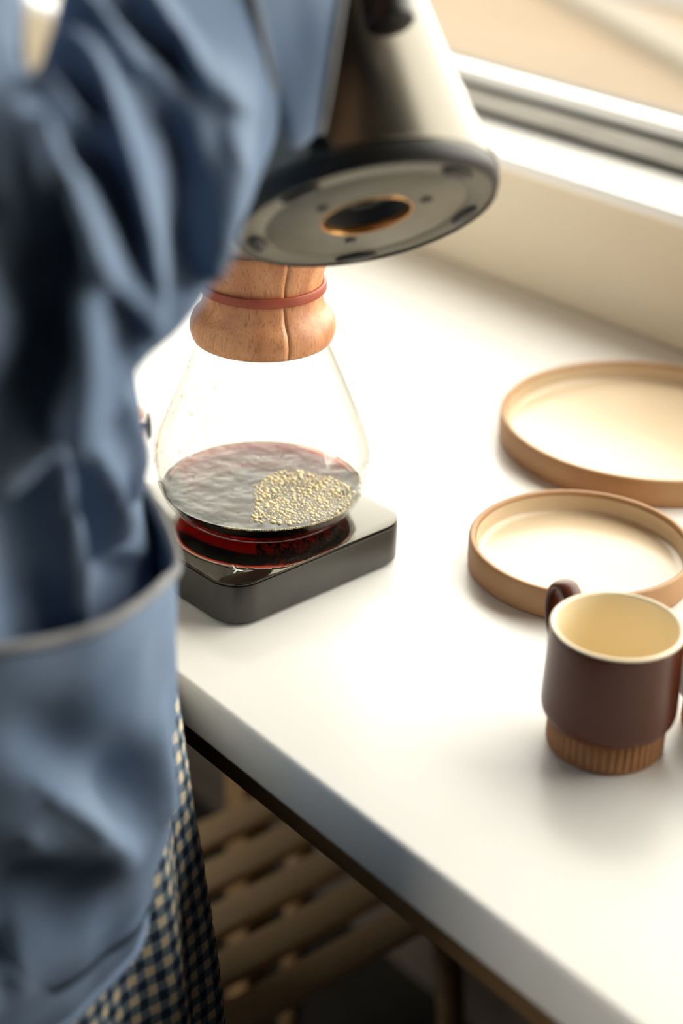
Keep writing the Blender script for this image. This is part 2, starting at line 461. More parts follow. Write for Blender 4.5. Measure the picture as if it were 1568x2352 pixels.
# collar: two turned halves with a fine split between them
cp = [(.0395, .1190), (.0412, .1186), (.0428, .1196), (.0444, .1235), (.0449, .1280), (.0430, .1345), (.0385, .1400), (.0365, .1470), (.0362, .1550), (.0376, .1640), (.0410, .1730), (.0425, .1790), (.0415, .1815)]
cps = smooth_prof(cp, 4)
cin = [(.0400, .1800), (.0360, .1680), (.0345, .1540), (.0365, .1380), (.0388, .1230)]
split = math.radians(-17)
for k in range(2):
    a0 = split + k * pi + .006; a1 = split + (k + 1) * pi - .006
    obj('collar_half', lathe(cps + cin, 48, closed=True, a0=a0, a1=a1), M['wood'], ca)
lb = lathe([(.0362, .1512), (.0383, .1510), (.0387, .1516), (.0387, .1562), (.0384, .1568), (.0362, .1566)], 96, closed=True)
tie = obj('leather_tie', lb, M['leather'], ca); tie['label'] = 'red leather cord around the wooden collar'
kb = bmesh.new(); bmesh.ops.create_icosphere(kb, subdivisions=3, radius=.0052, matrix=Matrix.Translation((-.0345, .0225, .1545)))
obj('tie_bead', kb, M['wood'], ca)

# coffee in the carafe
LV = .0173
ins = [(r - .0020, z + .0020) for r, z in prof if z < LV - .002 and r > .02]
cprof = [(0, .0024)] + [(r, max(z, .0024)) for r, z in ins]
rl = cprof[-1][0] + .0022
cprof += [(rl, LV + .0004), (rl - .0010, LV + .0001), (rl - .003, LV), (rl * .5, LV), (0, LV)]
cf = tag(empty('brewed_coffee', (CX, CY, CZ)), 'dark brewed coffee lying in the bottom of the glass carafe', 'coffee')
obj('liquid', lathe(cprof, 128), M['coffee'], cf)
poly = [(0.0356, -0.0374), (0.017, -0.0173), (0.0007, -0.0085), (-0.0085, 0.0161), (0.0009, 0.0341), (0.0228, 0.042), (0.0448, 0.0401), (0.0586, 0.0232), (0.0624, -0.0009), (0.0539, -0.0216)]


def inside(x, y, P):
    c = False
    for i in range(len(P)):
        (x0, y0), (x1, y1) = P[i], P[i - 1]
        if (y0 > y) != (y1 > y) and x < (x1 - x0) * (y - y0) / (y1 - y0) + x0: c = not c
    return c


fb = bmesh.new(); placed = []
tries = 0
while len(placed) < 620 and tries < 60000:
    tries += 1
    x, y = random.uniform(-.01, .064), random.uniform(-.04, .044)
    edge = math.hypot(x, y)
    if edge > rl - .002 or not inside(x + .003 * noise.noise(V(x * 300, y * 300, 0)), y, poly): continue
    r = random.choice((.0007, .0009, .0011, .0014, .0018)) if tries < 20000 else .0007
    if any((x - a) ** 2 + (y - b) ** 2 < (.88 * (r + q)) ** 2 for a, b, q in placed): continue
    placed.append((x, y, r))
for k in range(110):                       # a fine ring of bubbles along the glass
    a = radians(-60 + 150 * k / 110); r = random.choice((.0006, .0008, .0010))
    placed.append(((rl - r) * cos(a), (rl - r) * sin(a), r))
for x, y, r in placed:
    bmesh.ops.create_icosphere(fb, subdivisions=1 if r < .001 else 2, radius=r, matrix=Matrix.Translation((x, y, LV - r * .15)) @ Matrix.Diagonal((1, 1, .75, 1)))
fo = obj('foam', fb, M['bubble'], cf); fo['kind'] = 'stuff'; fo['label'] = 'pale foam bubbles floating on the coffee'
# condensation inside the upper glass
db = bmesh.new()


def glass_r(z):
    for (r0, a), (r1, c) in zip(prof, prof[1:]):
        if a <= z <= c: return r0 + (r1 - r0) * (z - a) / (c - a + 1e-9)
    return .05


for k in range(700):
    z = random.uniform(.022, .108); a = random.gauss(radians(-75), .75)
    if noise.noise(V(cos(a) * 2.2, sin(a) * 2.2, z * 30)) < -.05: continue
    rr = glass_r(z) - .0017; s = random.choice((.0003, .0004, .0005, .0008))
    bmesh.ops.create_icosphere(db, subdivisions=1, radius=s, matrix=Matrix.Translation((rr * cos(a), rr * sin(a), z)) @ Matrix.Diagonal((1, 1, random.uniform(1, 2.2), 1)))
do = obj('condensation', db, M['drop'], ca); do['kind'] = 'stuff'
# folded paper filter in the upper cone
obj_f = obj('paper_filter', lathe([(.004, .112), (.0295, .150), (.0335, .172), (.0400, .196), (.0455, .214), (.0495, .230), (.0491, .230), (.0450, .214), (.0395, .196), (.0330, .172), (.029, .150), (.0036, .1125)], 64), M['paper'], loc=(CX, CY, CZ))
tag(obj_f, 'cream paper coffee filter set in the top of the carafe', 'filter')

# ------------------------------------------------------------------ kettle
M['steel'] = mat('dark_steel', (0.125, 0.115, 0.095), 0.30, 1.0)
M['under'] = noise_col(mat('grey_underside', (0.24, 0.215, 0.165), 0.55), (0.22, 0.20, 0.15), (0.26, 0.235, 0.18), 20)
M['black'] = mat('black_plastic', (0.010, 0.009, 0.008), 0.45)
M['copper'] = mat('copper_ring', (0.75, 0.40, 0.14), 0.3, 0.9)
kt = tag(empty('kettle'), 'dark metal pour-over kettle tilted with its grey underside showing above the carafe', 'kettle')
kb_, ka, kx, ky = V(-.6055, .5240, .2756 + CT), V(-.6006, .2256, .767), V(.7144, -.2793, .6416), V(.359, .9333, .0066)
km = Matrix((kx, ky, ka)).transposed().to_4x4(); km.translation = kb_
kt.matrix_world = km
RBK = .0672
obj('body', lathe(smooth_prof([(.0682, .0095), (.0686, .012), (.0680, .015), (.0600, .060), (.0525, .105), (.0465, .142), (.0440, .150)], 6), 128), M['steel'], kt)
obj('base_rim', lathe([(.0638, .0014), (.0648, 0), (.0660, .0006), (.0680, .0050), (.0684, .0085), (.0682, .0098)], 128), M['black'], kt)
up_ = obj('underside', lathe([(.0236, .0014), (.0500, .0014), (.0506, .0022), (.0514, .0022), (.052, .0014), (.0640, .0014)], 128), M['under'], kt)
obj('connector_ring', lathe([(.0226, .0052), (.0226, .0014), (.0229, .0008), (.0234, .0008), (.0236, .0014)], 64), M['copper'], up_)
obj('connector_socket', lathe([(0, .0110), (.005, .0110), (.0055, .0090), (.009, .0090), (.0095, .0120), (.0215, .0120), (.0222, .0052), (.0226, .0052)], 64), M['rubber'], up_)
for a in (35, 100, 170, 245, 310):
    fbm = bmesh.new(); bmesh.ops.create_uvsphere(fbm, u_segments=24, v_segments=12, radius=1, matrix=Matrix.Rotation(radians(a), 4, 'Z') @ Matrix.Translation((.0565, 0, .0008)) @ Matrix.Diagonal((.0046, .0115, .0022, 1)))
    obj('foot', fbm, M['black'], kt)
for a in (60, 180, 300):
    obj('screw', lathe([(0, .0002), (.0026, .0002), (.0032, .0008), (.0032, .0016)], 20), M['black'], up_, loc=(.031 * cos(radians(a)), .031 * sin(radians(a)), 0))
obj('lid', lathe(smooth_prof([(.0438, .1495), (.0430, .1525), (.030, .1555), (.010, .1565), (0, .1565)], 4), 64), M['steel'], kt)
obj('lid_knob', lathe(smooth_prof([(.0, .172), (.009, .1715), (.0105, .168), (.0075, .1635), (.006, .158), (.009, .156)], 4), 32), M['black'], kt)
hb = bmesh.new()
hp = smooth_path([(.0455, 0, .140), (.060, 0, .146), (.074, 0, .150), (.0835, 0, .143), (.0855, 0, .125), (.0850, 0, .100), (.0838, 0, .080), (.0833, 0, .0705), (.0832, 0, .062), (.0832, 0, .0575)], 5)
rd = [.0065 if i < 12 else min(.0065 + .0009 * (i - 12), .0115) for i in range(len(hp))]
rd[-1] = .004; rd[-2] = .0070; rd[-3] = .0092; rd[-4] = .0104
add_tube(hb, hp, rd, 20)
obj('handle', hb, M['black'], kt)
sb = bmesh.new()
add_tube(sb, smooth_path([(-.060, 0, .028), (-.078, 0, .034), (-.090, 0, .058), (-.088, 0, .092), (-.090, 0, .122), (-.104, 0, .138), (-.122, 0, .136), (-.130, 0, .128)], 6), [.0085 - .00009 * i for i in range(43)], 16)
obj('spout', sb, M['steel'], kt)

# ------------------------------------------------------------------ person
M['denim'] = noise_col(mat('blue_denim', (0.16, 0.225, 0.34), 0.85, 0, 0.2), (0.13, 0.19, 0.30), (0.19, 0.255, 0.37), 14, detail=5, bump=0.25, bscale=700)
M['denim_edge'] = noise_col(mat('denim_hem', (0.21, 0.21, 0.22), 0.85), (0.18, 0.185, 0.20), (0.25, 0.25, 0.255), 60, bump=0.3, bscale=500)
M['skin'] = noise_col(mat('skin', (0.62, 0.38, 0.27), 0.5, Subsurface_Weight=0.08), (0.58, 0.34, 0.24), (0.66, 0.42, 0.30), 8)
M['hair'] = noise_col(mat('dark_hair', (0.05, 0.03, 0.02), 0.5), (0.035, 0.02, 0.013), (0.075, 0.045, 0.028), 30, stretch=(6, 6, 1))
M['shoe'] = mat('shoe', (0.03, 0.025, 0.02), 0.5)
M['gingham'] = mat('gingham', (0.5, 0.5, 0.5), 0.85, 0, 0.2)
nt, N, L, b = nodes(M['gingham'])
uv = N.new('ShaderNodeUVMap'); uv.uv_map = 'cloth'
sp = N.new('ShaderNodeSeparateXYZ'); L.new(uv.outputs[0], sp.inputs[0])
nzz = N.new('ShaderNodeTexNoise'); nzz.inputs['Scale'].default_value = 160
L.new(uv.outputs[0], nzz.inputs['Vector'])


def mth(op, a, v=None, w=None):
    n = N.new('ShaderNodeMath'); n.operation = op
    for i, q in enumerate((a, v, w)):
        if q is None: continue
        if isinstance(q, (int, float)): n.inputs[i].default_value = q
        else: L.new(q, n.inputs[i])
    return n.outputs[0]


wob = mth('MULTIPLY', nzz.outputs['Fac'], .0022)
band = []
for k in 'XY':
    q = mth('FRACT', mth('MULTIPLY', mth('ADD', sp.outputs[k], wob), 1 / .0130))
    band.append(mth('GREATER_THAN', q, .5))
tot = mth('MULTIPLY', mth('ADD', band[0], band[1]), .5)
rp = N.new('ShaderNodeValToRGB'); rp.color_ramp.interpolation = 'CONSTANT'
rp.color_ramp.elements[0].position = 0; rp.color_ramp.elements[0].color = (.030, .052, .095, 1)
rp.color_ramp.elements[1].position = .4; rp.color_ramp.elements[1].color = (.19, .25, .31, 1)
e = rp.color_ramp.elements.new(.9); e.color = (.86, .73, .52, 1)
L.new(tot, rp.inputs[0]); L.new(rp.outputs[0], b.inputs['Base Color'])
bp = N.new('ShaderNodeBump'); bp.inputs['Strength'].default_value = .6; bp.inputs['Distance'].default_value = .0015
L.new(tot, bp.inputs['Height']); L.new(bp.outputs[0], b.inputs['Normal'])

UPV = V(0, 0, CT)
SLEEVE = [
 [[-0.72, 0.225, 0.575], [0.004, 0.045, 0.045], [-0.045, 0.02, -0.035]],
 [[-0.668, 0.245, 0.548], [0.005, 0.048, 0.036], [-0.05, 0.023, -0.023]],
 [[-0.6039, 0.3035, 0.4643], [0.0163, 0.0333, 0.0045], [-0.0516, 0.0259, -0.0055]],
 [[-0.5887, 0.2883, 0.4239], [0.0155, 0.034, 0.0062], [-0.0497, 0.0243, -0.0089]],
 [[-0.5711, 0.275, 0.3916], [0.0137, 0.0363, 0.0154], [-0.0484, 0.0233, -0.0117]],
 [[-0.5551, 0.267, 0.3633], [0.0089, 0.0384, 0.0321], [-0.0479, 0.023, -0.0143]],
 [[-0.5353, 0.2647, 0.3391], [-0.0006, 0.0366, 0.0525], [-0.0478, 0.0237, -0.017]],
 [[-0.5245, 0.272, 0.324], [-0.0104, 0.0314, 0.0683], [-0.0486, 0.0252, -0.019]],
 [[-0.5208, 0.2842, 0.3183], [-0.0177, 0.0238, 0.0759], [-0.0496, 0.0271, -0.0201]],
 [[-0.5268, 0.3047, 0.3281], [-0.0199, 0.0108, 0.0685], [-0.0493, 0.0285, -0.0188]],
 [[-0.536, 0.3274, 0.3381], [-0.0223, 0.0007, 0.0638], [-0.0474, 0.0289, -0.0169]],
 [[-0.5476, 0.3534, 0.347], [-0.0241, -0.0052, 0.0621], [-0.0445, 0.0287, -0.0148]],
 [[-0.5586, 0.3799, 0.357], [-0.0219, -0.0058, 0.0583], [-0.0409, 0.0278, -0.0126]],
 [[-0.5696, 0.4074, 0.3702], [-0.0186, -0.0071, 0.0485], [-0.0373, 0.0267, -0.0104]],
 [[-0.5804, 0.4322, 0.3802], [-0.0142, -0.0055, 0.0391], [-0.0338, 0.0252, -0.0087]],
 [[-0.5828, 0.4427, 0.3804], [-0.0117, -0.0024, 0.0387], [-0.032, 0.0243, -0.0082]]]
CUFF = [
 [[-0.5831, 0.4388, 0.3848], [-0.0116, -0.0029, 0.0382], [-0.0337, 0.0254, -0.0084]],
 [[-0.5839, 0.4476, 0.3805], [-0.0101, 0.0016, 0.0443], [-0.0342, 0.0262, -0.0087]],
 [[-0.5836, 0.4595, 0.3759], [-0.0076, 0.0063, 0.048], [-0.0339, 0.0267, -0.0089]],
 [[-0.5823, 0.4716, 0.372], [-0.004, 0.0097, 0.0441], [-0.0327, 0.0265, -0.0088]],
 [[-0.5826, 0.4813, 0.3715], [-0.0027, 0.0093, 0.0386], [-0.0317, 0.0262, -0.0086]]]
SLEEVE_FOLDS = [
 ([[-0.5249, 0.3152, 0.3982], [-0.5148, 0.3209, 0.3854], [-0.5057, 0.3223, 0.3696], [-0.4984, 0.3223, 0.3523], [-0.4934, 0.322, 0.3323], [-0.496, 0.3296, 0.3098]],0.008,0.009),
 ([[-0.4937, 0.2744, 0.3825], [-0.4886, 0.2805, 0.3727], [-0.4834, 0.2866, 0.3543], [-0.4833, 0.295, 0.3407], [-0.4866, 0.3086, 0.3219], [-0.4952, 0.3259, 0.3038]],0.009,0.009),
 ([[-0.507, 0.2853, 0.3919], [-0.5033, 0.2953, 0.3852], [-0.4999, 0.3069, 0.3719], [-0.5004, 0.3161, 0.3642]],0.006,0.005),
 ([[-0.5531, 0.3271, 0.4053], [-0.5349, 0.3323, 0.4022], [-0.523, 0.3391, 0.3877], [-0.5234, 0.3584, 0.3773]],0.006,0.005),
 ([[-0.5455, 0.3563, 0.4073], [-0.5342, 0.3626, 0.3937], [-0.5296, 0.375, 0.3791], [-0.5381, 0.4023, 0.3686]],0.008,0.008),
 ([[-0.5324, 0.394, 0.3622], [-0.523, 0.3801, 0.3446], [-0.5151, 0.3659, 0.3252], [-0.5057, 0.3485, 0.3098]],0.011,0.01),
 ([[-0.4785, 0.2846, 0.3369], [-0.4771, 0.2839, 0.3116], [-0.4791, 0.2802, 0.2926], [-0.4793, 0.269, 0.2784]],0.014,0.01),
 ([[-0.4904, 0.2669, 0.3781], [-0.4769, 0.2576, 0.3552], [-0.4722, 0.2575, 0.3423]],0.006,0.006),
 ([[-0.4882, 0.2789, 0.373], [-0.4786, 0.2718, 0.3557], [-0.4757, 0.273, 0.3435]],0.006,0.005),
 ([[-0.491, 0.3162, 0.3037], [-0.4887, 0.2997, 0.2878], [-0.4852, 0.2802, 0.2767]],0.012,0.006),
 ([[-0.5198, 0.3327, 0.3862], [-0.5128, 0.3431, 0.3661], [-0.5077, 0.3467, 0.3455], [-0.5039, 0.3461, 0.3178], [-0.5028, 0.339, 0.2982]],0.012,-0.012),
 ([[-0.497, 0.2885, 0.3811], [-0.4946, 0.303, 0.3648], [-0.4906, 0.3099, 0.345], [-0.489, 0.3141, 0.3233]],0.009,-0.009),
 ([[-0.5353, 0.3069, 0.3965], [-0.5114, 0.3044, 0.3898], [-0.5065, 0.3121, 0.3789]],0.008,-0.006),
 ([[-0.5425, 0.3432, 0.4064], [-0.5343, 0.3554, 0.3964], [-0.5277, 0.3636, 0.3826]],0.007,-0.007),
 ([[-0.4833, 0.2625, 0.3681], [-0.473, 0.2625, 0.3436], [-0.4701, 0.2626, 0.3163], [-0.4704, 0.2569, 0.2949], [-0.474, 0.2448, 0.2786]],0.013,-0.014),
 ([[-0.4842, 0.2789, 0.3648], [-0.4796, 0.282, 0.3472], [-0.4745, 0.2748, 0.3329]],0.007,-0.006),
 ([[-0.4804, 0.2923, 0.3282], [-0.4865, 0.3068, 0.3074], [-0.4871, 0.3017, 0.2949]],0.009,-0.005)]
JACKET = [(0.6, -0.79, 0.21, 0.13, 0.085), (0.52, -0.79, 0.215, 0.155, 0.105), (0.44, -0.79, 0.22, 0.165, 0.115), (0.36, -0.775, 0.225, 0.18, 0.125), (0.31, -0.755, 0.23, 0.2, 0.14), (0.27, -0.74, 0.235, 0.2207, 0.1568), (0.24, -0.74, 0.235, 0.2207, 0.1568), (0.21, -0.74, 0.235, 0.2245, 0.1595), (0.18, -0.74, 0.235, 0.2247, 0.1597), (0.15, -0.74, 0.235, 0.228, 0.162), (0.12, -0.74, 0.235, 0.2291, 0.1627), (0.09, -0.74, 0.235, 0.2287, 0.1625), (0.06, -0.74, 0.235, 0.2295, 0.1631), (0.03, -0.74, 0.235, 0.2317, 0.1647), (0.0, -0.74, 0.235, 0.229, 0.1627), (-0.03, -0.74, 0.235, 0.2228, 0.1583), (-0.055, -0.74, 0.235, 0.2194, 0.1559)]
JACKET_FOLDS = [
 ([[-0.5247, 0.2848, 0.2615], [-0.5272, 0.2979, 0.233], [-0.5263, 0.3048, 0.2002], [-0.5246, 0.3054, 0.1646], [-0.5249, 0.3118, 0.1403], [-0.5243, 0.312, 0.1132]],0.0065,0.0075),
 ([[-0.53, 0.3036, 0.2558], [-0.5329, 0.3153, 0.2273], [-0.536, 0.3265, 0.1988], [-0.5385, 0.3316, 0.1774]],0.0065,0.007),
 ([[-0.5487, 0.3389, 0.2544], [-0.5543, 0.3482, 0.2259], [-0.5564, 0.3533, 0.1988], [-0.5604, 0.3573, 0.1817]],0.006,0.004),
 ([[-0.53, 0.3036, 0.2444], [-0.5287, 0.3105, 0.2116], [-0.5299, 0.3164, 0.1731], [-0.5299, 0.3228, 0.1432], [-0.5293, 0.323, 0.1061]],0.009,-0.007),
 ([[-0.5217, 0.268, 0.2415], [-0.5198, 0.2781, 0.2116], [-0.5203, 0.2858, 0.1745], [-0.5169, 0.2866, 0.1289]],0.02,-0.007),
 ([[-0.5477, 0.3457, 0.1688], [-0.5429, 0.342, 0.156], [-0.5354, 0.3331, 0.136], [-0.532, 0.3283, 0.1118], [-0.5322, 0.3282, 0.089]],0.027,-0.018)]
SKIRT_FOLDS = [
 ([[-0.5118, 0.2516, 0.1332], [-0.5137, 0.2692, 0.1061], [-0.518, 0.2936, 0.069], [-0.5244, 0.3185, 0.0263]],0.01,0.01),
 ([[-0.5116, 0.2516, 0.0961], [-0.5132, 0.2693, 0.0648], [-0.5163, 0.2941, 0.0391]],0.008,0.006),
 ([[-0.5416, 0.3427, 0.1004], [-0.5381, 0.3382, 0.0762], [-0.5401, 0.3435, 0.0448], [-0.5358, 0.3393, 0.032]],0.01,0.006),
 ([[-0.513, 0.2593, 0.146], [-0.5152, 0.279, 0.1232], [-0.5223, 0.3061, 0.089], [-0.528, 0.3236, 0.0491]],0.015,-0.014),
 ([[-0.5101, 0.2446, 0.0562], [-0.5114, 0.2695, 0.0377], [-0.5187, 0.3005, 0.0163]],0.018,-0.012),
 ([[-0.511, 0.2595, 0.0134], [-0.5094, 0.2446, 0.0163], [-0.5089, 0.225, 0.0248]],0.02,-0.01),
 ([[-0.5145, 0.2591, 0.1617], [-0.5161, 0.2788, 0.1489], [-0.5208, 0.2998, 0.1432], [-0.5298, 0.3229, 0.1389]],0.006,0.004),
 ([[-0.513, 0.2593, 0.1446], [-0.5171, 0.2865, 0.1346], [-0.5266, 0.3177, 0.1189]],0.006,0.004),
 ([[-0.5328, 0.3279, 0.146], [-0.5319, 0.3283, 0.1204], [-0.5293, 0.323, 0.1047]],0.007,0.004)]
RIM = [[-0.5144, 0.2129, 0.1926], [-0.5106, 0.2335, 0.1837], [-0.5058, 0.255, 0.1799], [-0.5061, 0.2763, 0.1751], [-0.5069, 0.2981, 0.1733], [-0.518, 0.3231, 0.1695], [-0.538, 0.3472, 0.1614], [-0.5608, 0.3688, 0.1526]]


GAIN = 2.3


def fold_field(folds):
    data = []
    for pts, w, h in folds:
        P = [Vector(q) for q in pts]
        data.append((list(zip(P, P[1:])), w, h, sum(P, V(0, 0, 0)) / len(P), max((q - sum(P, V(0, 0, 0)) / len(P)).length for q in P) + 3 * w))

    def f(x):
        s = 0.0
        for segs, w, h, c, R in data:
            if (x - c).length > R: continue
            dm = 9.0; tm = 0.0; n = len(segs)
            for i, (a, b_) in enumerate(segs):
                ab = b_ - a; t = max(0, min(1, (x - a).dot(ab) / (ab.length_squared + 1e-12)))
                d = (x - a - ab * t).length
                if d < dm: dm = d; tm = (i + t) / n
            fade = min(1, .35 + tm * 4) * min(1, .25 + (1 - tm) * 4)
            s += GAIN * (h if h > 0 else 1.3 * h) * fade * math.exp(-(dm / w) ** 2)
        return s if s > 0 else -.026 * math.tanh(-s / .026)      # cloth stops where the body is
    return f


def grid_mesh(rows, closed=True, uvf=None, uvname='cloth'):
    bm = bmesh.new()
    R = [[bm.verts.new(q) for q in row] for row in rows]
    m = len(rows[0]); lay = bm.loops.layers.uv.new(uvname) if uvf else None
    for i in range(len(R) - 1):
        for k in range(m if closed else m - 1):
            k2 = (k + 1) % m
            f = bm.faces.new((R[i][k], R[i][k2], R[i + 1][k2], R[i + 1][k]))
            if lay:
                for lp, (ii, kk) in zip(f.loops, ((i, k), (i, k + 1), (i + 1, k + 1), (i + 1, k))): lp[lay].uv = uvf(ii, kk)
    return bm


def solid(o, t, off=-1):
    md = o.modifiers.new('thickness', 'SOLIDIFY'); md.thickness = t; md.offset = off
    return o


PX, PY = -.77, .25
pr = tag(empty('person', (0, 0, 0)), 'person in a blue denim jacket over a gingham dress pouring from a kettle', 'person')

# jacket body ------------------------------------------------------
JR = JACKET


def jring(z):
    if z >= JR[0][0]: q = JR[0]
    elif z <= JR[-1][0]: q = JR[-1]
    else:
        for a, b_ in zip(JR, JR[1:]):
            if b_[0] <= z <= a[0]:
                t = (a[0] - z) / (a[0] - b_[0]); t = t * t * (3 - 2 * t)
                q = [x + (y - x) * t for x, y in zip(a, b_)]; break
    return q[1], q[2], q[3], q[4]


def jpoint(a, z):
    cx, cy, ra, rb = jring(z)
    c, s = cos(a), sin(a)
    x = ra * math.copysign(abs(c) ** (2 / 2.4), c); y = rb * math.copysign(abs(s) ** (2 / 2.4), s)
    return V(cx + x * cos(.15) - y * sin(.15), cy + x * sin(.15) + y * cos(.15), z), V(cx, cy, z)


ju = fold_field(JACKET_FOLDS)
jf = fold_field(SKIRT_FOLDS)
NA, NZ = 260, 190
rows = []
for i in range(NZ + 1):
    z = .60 - (.60 + .055) * i / NZ
    row = []
    for k in range(NA):
        q, c = jpoint(2 * pi * k / NA, z)
        n = (q - c).normalized()
        d = jf(q) + ju(q) if z < .34 else 0
        a = 2 * pi * k / NA
        d += .0035 * noise.noise(V(cos(a) * 3.1, sin(a) * 3.1, z * 9)) + .0016 * noise.noise(V(cos(a) * 9, sin(a) * 9, z * 25))
        row.append(q + n * d + UPV)
    rows.append(row)
top = [rows[0]]
neck = V(-.79, .225, 0)
for s, dz in ((.86, .022), (.62, .040), (.45, .052), (.42, .075)):
    top.insert(0, [V(neck.x + (q.x - neck.x) * s, neck.y + (q.y - neck.y) * (s + (1 - s) * .25), q.z + dz) for q in rows[0]])
jk = solid(obj('jacket', grid_mesh(top + rows[1:]), M['denim'], pr), .0016)
# rolled hem at the bottom edge
hm = bmesh.new(); add_tube(hm, [q + V(0, 0, .003) for q in rows[-1][::2]] + [rows[-1][0] + V(0, 0, .003)], .0028, 8, cap=False)
obj('hem', hm, M['denim'], jk)

# pocket with a gaping mouth --------------------------------------
rim = [Vector(q) for q in RIM]
polar = []
for q in rim:
    c = jring(q.z)
    polar.append((math.atan2(q.y - c[1], q.x - c[0]), math.hypot(q.x - c[0], q.y - c[1]), q.z))
aL = polar[-1][0]
polar += [(aL + .07, .0005, polar[-1][2] + .012), (aL + .16, -.010, polar[-1][2] + .030)]


def jrad(ang, z):
    best = None
    c = jring(z)
    for k in range(720):
        q, _ = jpoint(2 * pi * k / 720, z)
        d = abs((math.atan2(q.y - c[1], q.x - c[0]) - ang + pi) % (2 * pi) - pi)
        if best is None or d < best[0]: best = (d, math.hypot(q.x - c[0], q.y - c[1]))
    return best[1]


pts = []
for a, rho, z in polar:
    base = jrad(a, z)
    off = rho if rho < .05 else max(rho - base, .003)
    pts.append((a, off, z))
K = (len(pts) - 1) * 5
path = [crv([Vector(q) for q in pts], (len(pts) - 1) * i / K) for i in range(K + 1)]
prow = []
DEP = .20
for j in range(25):
    s = j / 24; row = []
    for a, off, z in path:
        zz = z - DEP * s
        r = jrad(a, zz) + off * (1 - s) ** 1.1 + .0045 * (1 - s) + .0012
        c = jring(zz)
        q = V(c[0] + r * cos(a), c[1] + r * sin(a), zz)
        d = jf(q) * min(1, s * 2.2) if s > 0 else 0
        d += .0022 * noise.noise(V(a * 9, zz * 40, 3.3)) * min(1, s * 6)
        row.append(q + V(cos(a), sin(a), 0) * d + UPV)
    prow.append(row)
pk = solid(obj('pocket', grid_mesh(prow, closed=False), M['denim'], jk), .0016)
ph = bmesh.new(); add_tube(ph, prow[0], .0026, 10)
obj('pocket_hem', ph, M['denim_edge'], jk)

# button on its shank at the front edge ----------------------------
M['button'] = mat('dark_button', (0.02, 0.008, 0.01), 0.8, 0, 0.1)
bb = lathe(smooth_prof([(0, -.016), (.0018, -.016), (.0018, -.0012), (.0040, -.0006), (.0068, .0001), (.0072, .0008), (.0055, .0012), (0, .0012)], 3), 28)
bo = obj('button', bb, M['button'], jk)
bo.location = (-.6415, .4144, .1793 + CT)
bo.rotation_euler = V(.62, .76, .12).to_track_quat('Z', 'Y').to_euler()

# right sleeve -----------------------------------------------------
sf = fold_field(SLEEVE_FOLDS)


def sleeve_mesh(data, n_t, n_a, field=None, amp=1.0):
    c = [Vector(q[0]) for q in data]; w = [Vector(q[1]) for q in data]; nn = [Vector(q[2]) for q in data]
    rows = []; T = len(data) - 1
    for i in range(n_t + 1):
        t = T * i / n_t
        C_, W_, N_ = crv(c, t), crv(w, t), crv(nn, t)
        row = []
        for k in range(n_a):
            a = 2 * pi * k / n_a
            q = C_ + W_ * cos(a) - N_ * sin(a)
            o = (q - C_).normalized(); d = 0
            if field: d = field(q) * amp
            d += .0022 * noise.noise(q * 28) * amp + .0012 * noise.noise(q * 75) * amp
            row.append(q + o * d + UPV)
        rows.append(row)
    return rows


srows = sleeve_mesh(SLEEVE, 230, 150, sf)
solid(obj('sleeve', grid_mesh(srows), M['denim'], jk), .0016)
crows = sleeve_mesh(CUFF, 40, 90, None, .5)
cu = solid(obj('cuff', grid_mesh(crows), M['denim'], jk), .0022)
cb = bmesh.new(); add_tube(cb, crows[-1] + [crows[-1][0]], .0022, 8, cap=False); obj('cuff_edge', cb, M['denim_edge'], jk)
cb = bmesh.new(); add_tube(cb, crows[1] + [crows[1][0]], .0018, 8, cap=False); obj('cuff_seam', cb, M['denim_edge'], jk)
# left sleeve, arm lowered to the worktop
LS = smooth_path([(-.915, .205, .55), (-.985, .20, .46), (-1.02, .21, .33), (-1.03, .25, .24), (-1.02, .34, .16), (-1.00, .43, .085)], 8)
lr = []
for i, q in enumerate(LS):
    t = (LS[min(i + 1, len(LS) - 1)] - LS[max(i - 1, 0)]).normalized()
    n = t.cross(V(0, 1, 0.3)).normalized(); b2 = t.cross(n); r = .066 - .024 * i / len(LS)
    row = []
    for k in range(48):
        a = 2 * pi * k / 48; o = n * cos(a) + b2 * sin(a)
        row.append(q + o * (r + .004 * noise.noise(V(cos(a) * 2, sin(a) * 2, i * .35))) + UPV)
    lr.append(row)
solid(obj('sleeve', grid_mesh(lr), M['denim'], jk), .0016)

# gingham dress ----------------------------------------------------
DR = [(.30, 1.02), (.15, 1.12), (.08, 1.188), (.03, 1.239), (0, 1.253), (-.05, 1.277), (-.1, 1.304), (-.15, 1.328), (-.2, 1.346), (-.25, 1.363), (-.3, 1.375), (-.4, 1.393), (-.56, 1.41)]
drow = []; NA = 420; zs = [.30 - (.30 + .56) * i / 200 for i in range(201)]
for z in zs:
    for (za, ma), (zb, mb) in zip(DR, DR[1:]):
        if zb <= z <= za: m_ = ma + (mb - ma) * (za - z) / (za - zb)
    row = []
    fold = max(0, min(1, (.12 - z) / .3))
    for k in range(NA):
        a = 2 * pi * k / NA
        c, s = cos(a), sin(a)
        x = .165 * m_ * math.copysign(abs(c) ** (2 / 2.4), c); y = .14 * m_ * math.copysign(abs(s) ** (2 / 2.4), s)
        q = V(-.77 + x * cos(.1) - y * sin(.1), .27 + x * sin(.1) + y * cos(.1), z)
        n = V(q.x + .77, q.y - .27, 0).normalized()
        d = fold * (.006 * sin(a * 17 + 1.2) + .004 * noise.noise(V(c * 5, s * 5, z * 4))) + .003 * min(1, fold * 3)
        d += .0011 * noise.noise(V(c * 70, s * 70, z * 420))
        q = q + n * d
        if z > -.06: q.y = min(q.y, .4470)          # the cloth presses flat against the worktop edge
        row.append(q + UPV)
    drow.append(row)
cum = [0.0]
